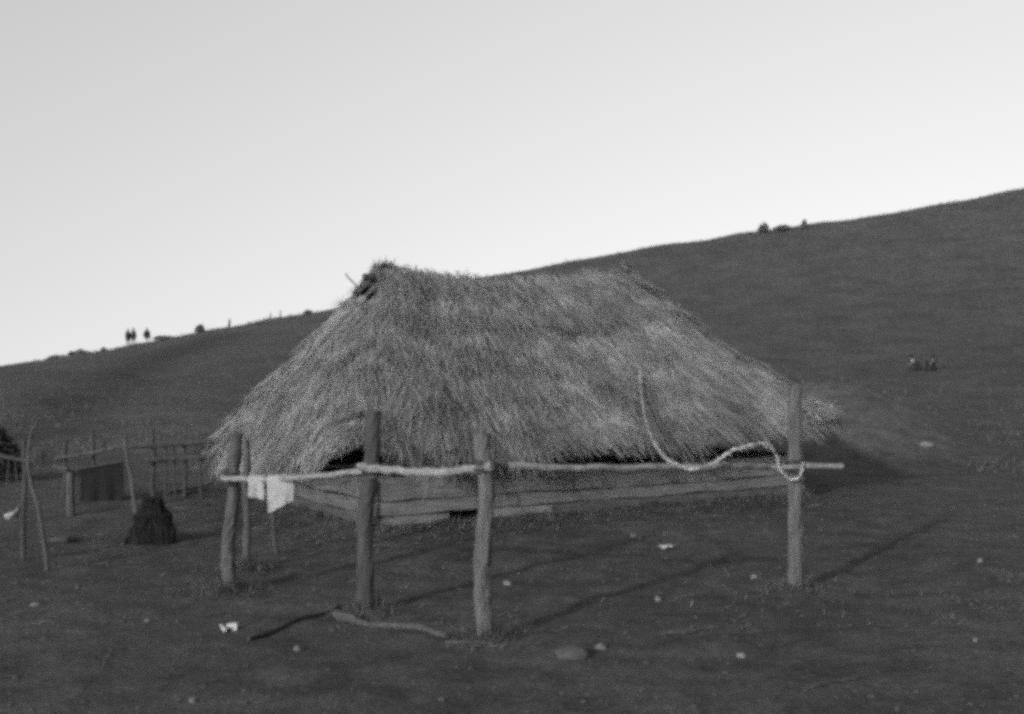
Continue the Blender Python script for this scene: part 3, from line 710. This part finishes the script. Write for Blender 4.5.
standing(147, 129.4, 1.62, .2, 'lone dark cloaked person on the skyline right of the close pair', .08, 1.25)

def seated(px, py, turn, label, lean, sash):
    p = hit(px, py, 40); e = empty('person', p, label, 'person', 'people sitting on the slope'); e.rotation_euler = (0, 0, turn); e.scale = [p.y / 75] * 3
    J = {'pelvis': ((0, .05, .14), (.16, .13)), 'waist': ((lean * .3, .06, .32), (.14, .11)), 'chest': ((lean * .8, .03, .54), (.16, .12))}; E = [('pelvis', 'waist'), ('waist', 'chest')]
    head(J, E, (lean, 0, .68), None); E.append(('chest', 'neck'))
    for s, n in ((-1, 'l'), (1, 'r')):
        J[n + 'hip'] = ((s * .10, -.02, .14), .10); J[n + 'kn'] = ((s * .20, -.38, .42), .07); J[n + 'an'] = ((s * .16, -.50, .07), .045); J[n + 'toe'] = ((s * .18, -.66, .035), .035)
        J[n + 'sh'] = ((lean * .9 + s * .18, .03, .60), .06); J[n + 'el'] = ((s * .27, -.14, .42), .045); J[n + 'w'] = ((s * .19, -.34, .50), .03)
        E += [('pelvis', n + 'hip'), (n + 'hip', n + 'kn'), (n + 'kn', n + 'an'), (n + 'an', n + 'toe'), ('chest', n + 'sh'), (n + 'sh', n + 'el'), (n + 'el', n + 'w')]
        fingers(J, E, n, J[n + 'w'][0], (0, -1, -.25), (-s, 0, 0))
    skin('body', J, E, M['coat'], e)
    loft('shirt', [(0, .05, .16, .17, .14), (lean * .3, .05, .32, .175 * sash, .15), (lean * .7, .04, .5, .19 * sash, .155), (lean * .9, .03, .62, .15 * sash, .11), (lean, .01, .69, .07, .07)], M['shirt' if lean < 0 else 'dullshirt'], e)
    loft('skirt', [(0, -.12, .0, .34, .38), (0, -.1, .12, .33, .36), (0, -.06, .26, .24, .24), (0, .03, .33, .15, .13)], M['coat'], e)
    hair(e, (lean, 0, .885)); return e
seated(913, 370, .5, 'person sitting on the right slope, brighter pale top, left one of two', -.1, .85)
seated(931.5, 370, -.7, 'person sitting on the right slope, duller top, right one of two', .1, .8)

# ------------------------------------------------------------------ light, sky, camera
ELEV = math.radians(17); AZ = math.radians(32)       # shadows run away from the camera and 32 degrees to the right
d = Vector((math.sin(AZ) * math.cos(ELEV), math.cos(AZ) * math.cos(ELEV), -math.sin(ELEV)))
su = bpy.data.lights.new('sun', 'SUN'); su.energy = SUN_E = 2.0; su.angle = math.radians(2.0); su.color = (1, 1, 1)
so = bpy.data.objects.new('sun', su); so.rotation_euler = d.to_track_quat('-Z', 'Y').to_euler(); so.location = (-20, -30, 20); col.objects.link(so)
w = bpy.data.worlds.new('World'); scene.world = w; w.use_nodes = True
N, L = w.node_tree.nodes, w.node_tree.links
sk = N.new('ShaderNodeTexSky'); sk.sky_type = 'NISHITA'; sk.sun_disc = False; sk.sun_elevation = ELEV
sk.sun_rotation = math.atan2(-d.x, -d.y)
sk.air_density = 1.0; sk.dust_density = 1.5; sk.ozone_density = 1.0
tcw = N.new('ShaderNodeTexCoord'); va = N.new('ShaderNodeVectorMath'); va.operation = 'MULTIPLY_ADD'; va.inputs[1].default_value = (1, 1, .45); va.inputs[2].default_value = (0, 0, .33)
L.new(tcw.outputs['Generated'], va.inputs[0]); L.new(va.outputs[0], sk.inputs['Vector'])
bw_ = N.new('ShaderNodeRGBToBW'); L.new(sk.outputs[0], bw_.inputs[0]); L.new(bw_.outputs[0], N['Background'].inputs['Color'])
N['Background'].inputs['Strength'].default_value = 0.15
cam = bpy.data.cameras.new('camera'); cam.sensor_width = 36; cam.lens = F / 1024 * 36; cam.clip_end = 3000; cam.clip_start = .1
cam.dof.use_dof = False
co = bpy.data.objects.new('camera', cam); co.location = (0, 0, CH); co.rotation_euler = (PI / 2, 0, 0); col.objects.link(co); scene.camera = co
vs_ = scene.view_settings; vs_.view_transform = 'Standard'; vs_.look = 'None'; vs_.gamma = 1; vs_.exposure = 1.2
scene.cycles.filter_width = 4.3; scene.cycles.use_denoising = False
scene.cycles.max_bounces = 6
scene.cycles.use_adaptive_sampling = True; scene.cycles.adaptive_threshold = 0.5; scene.cycles.adaptive_min_samples = 20
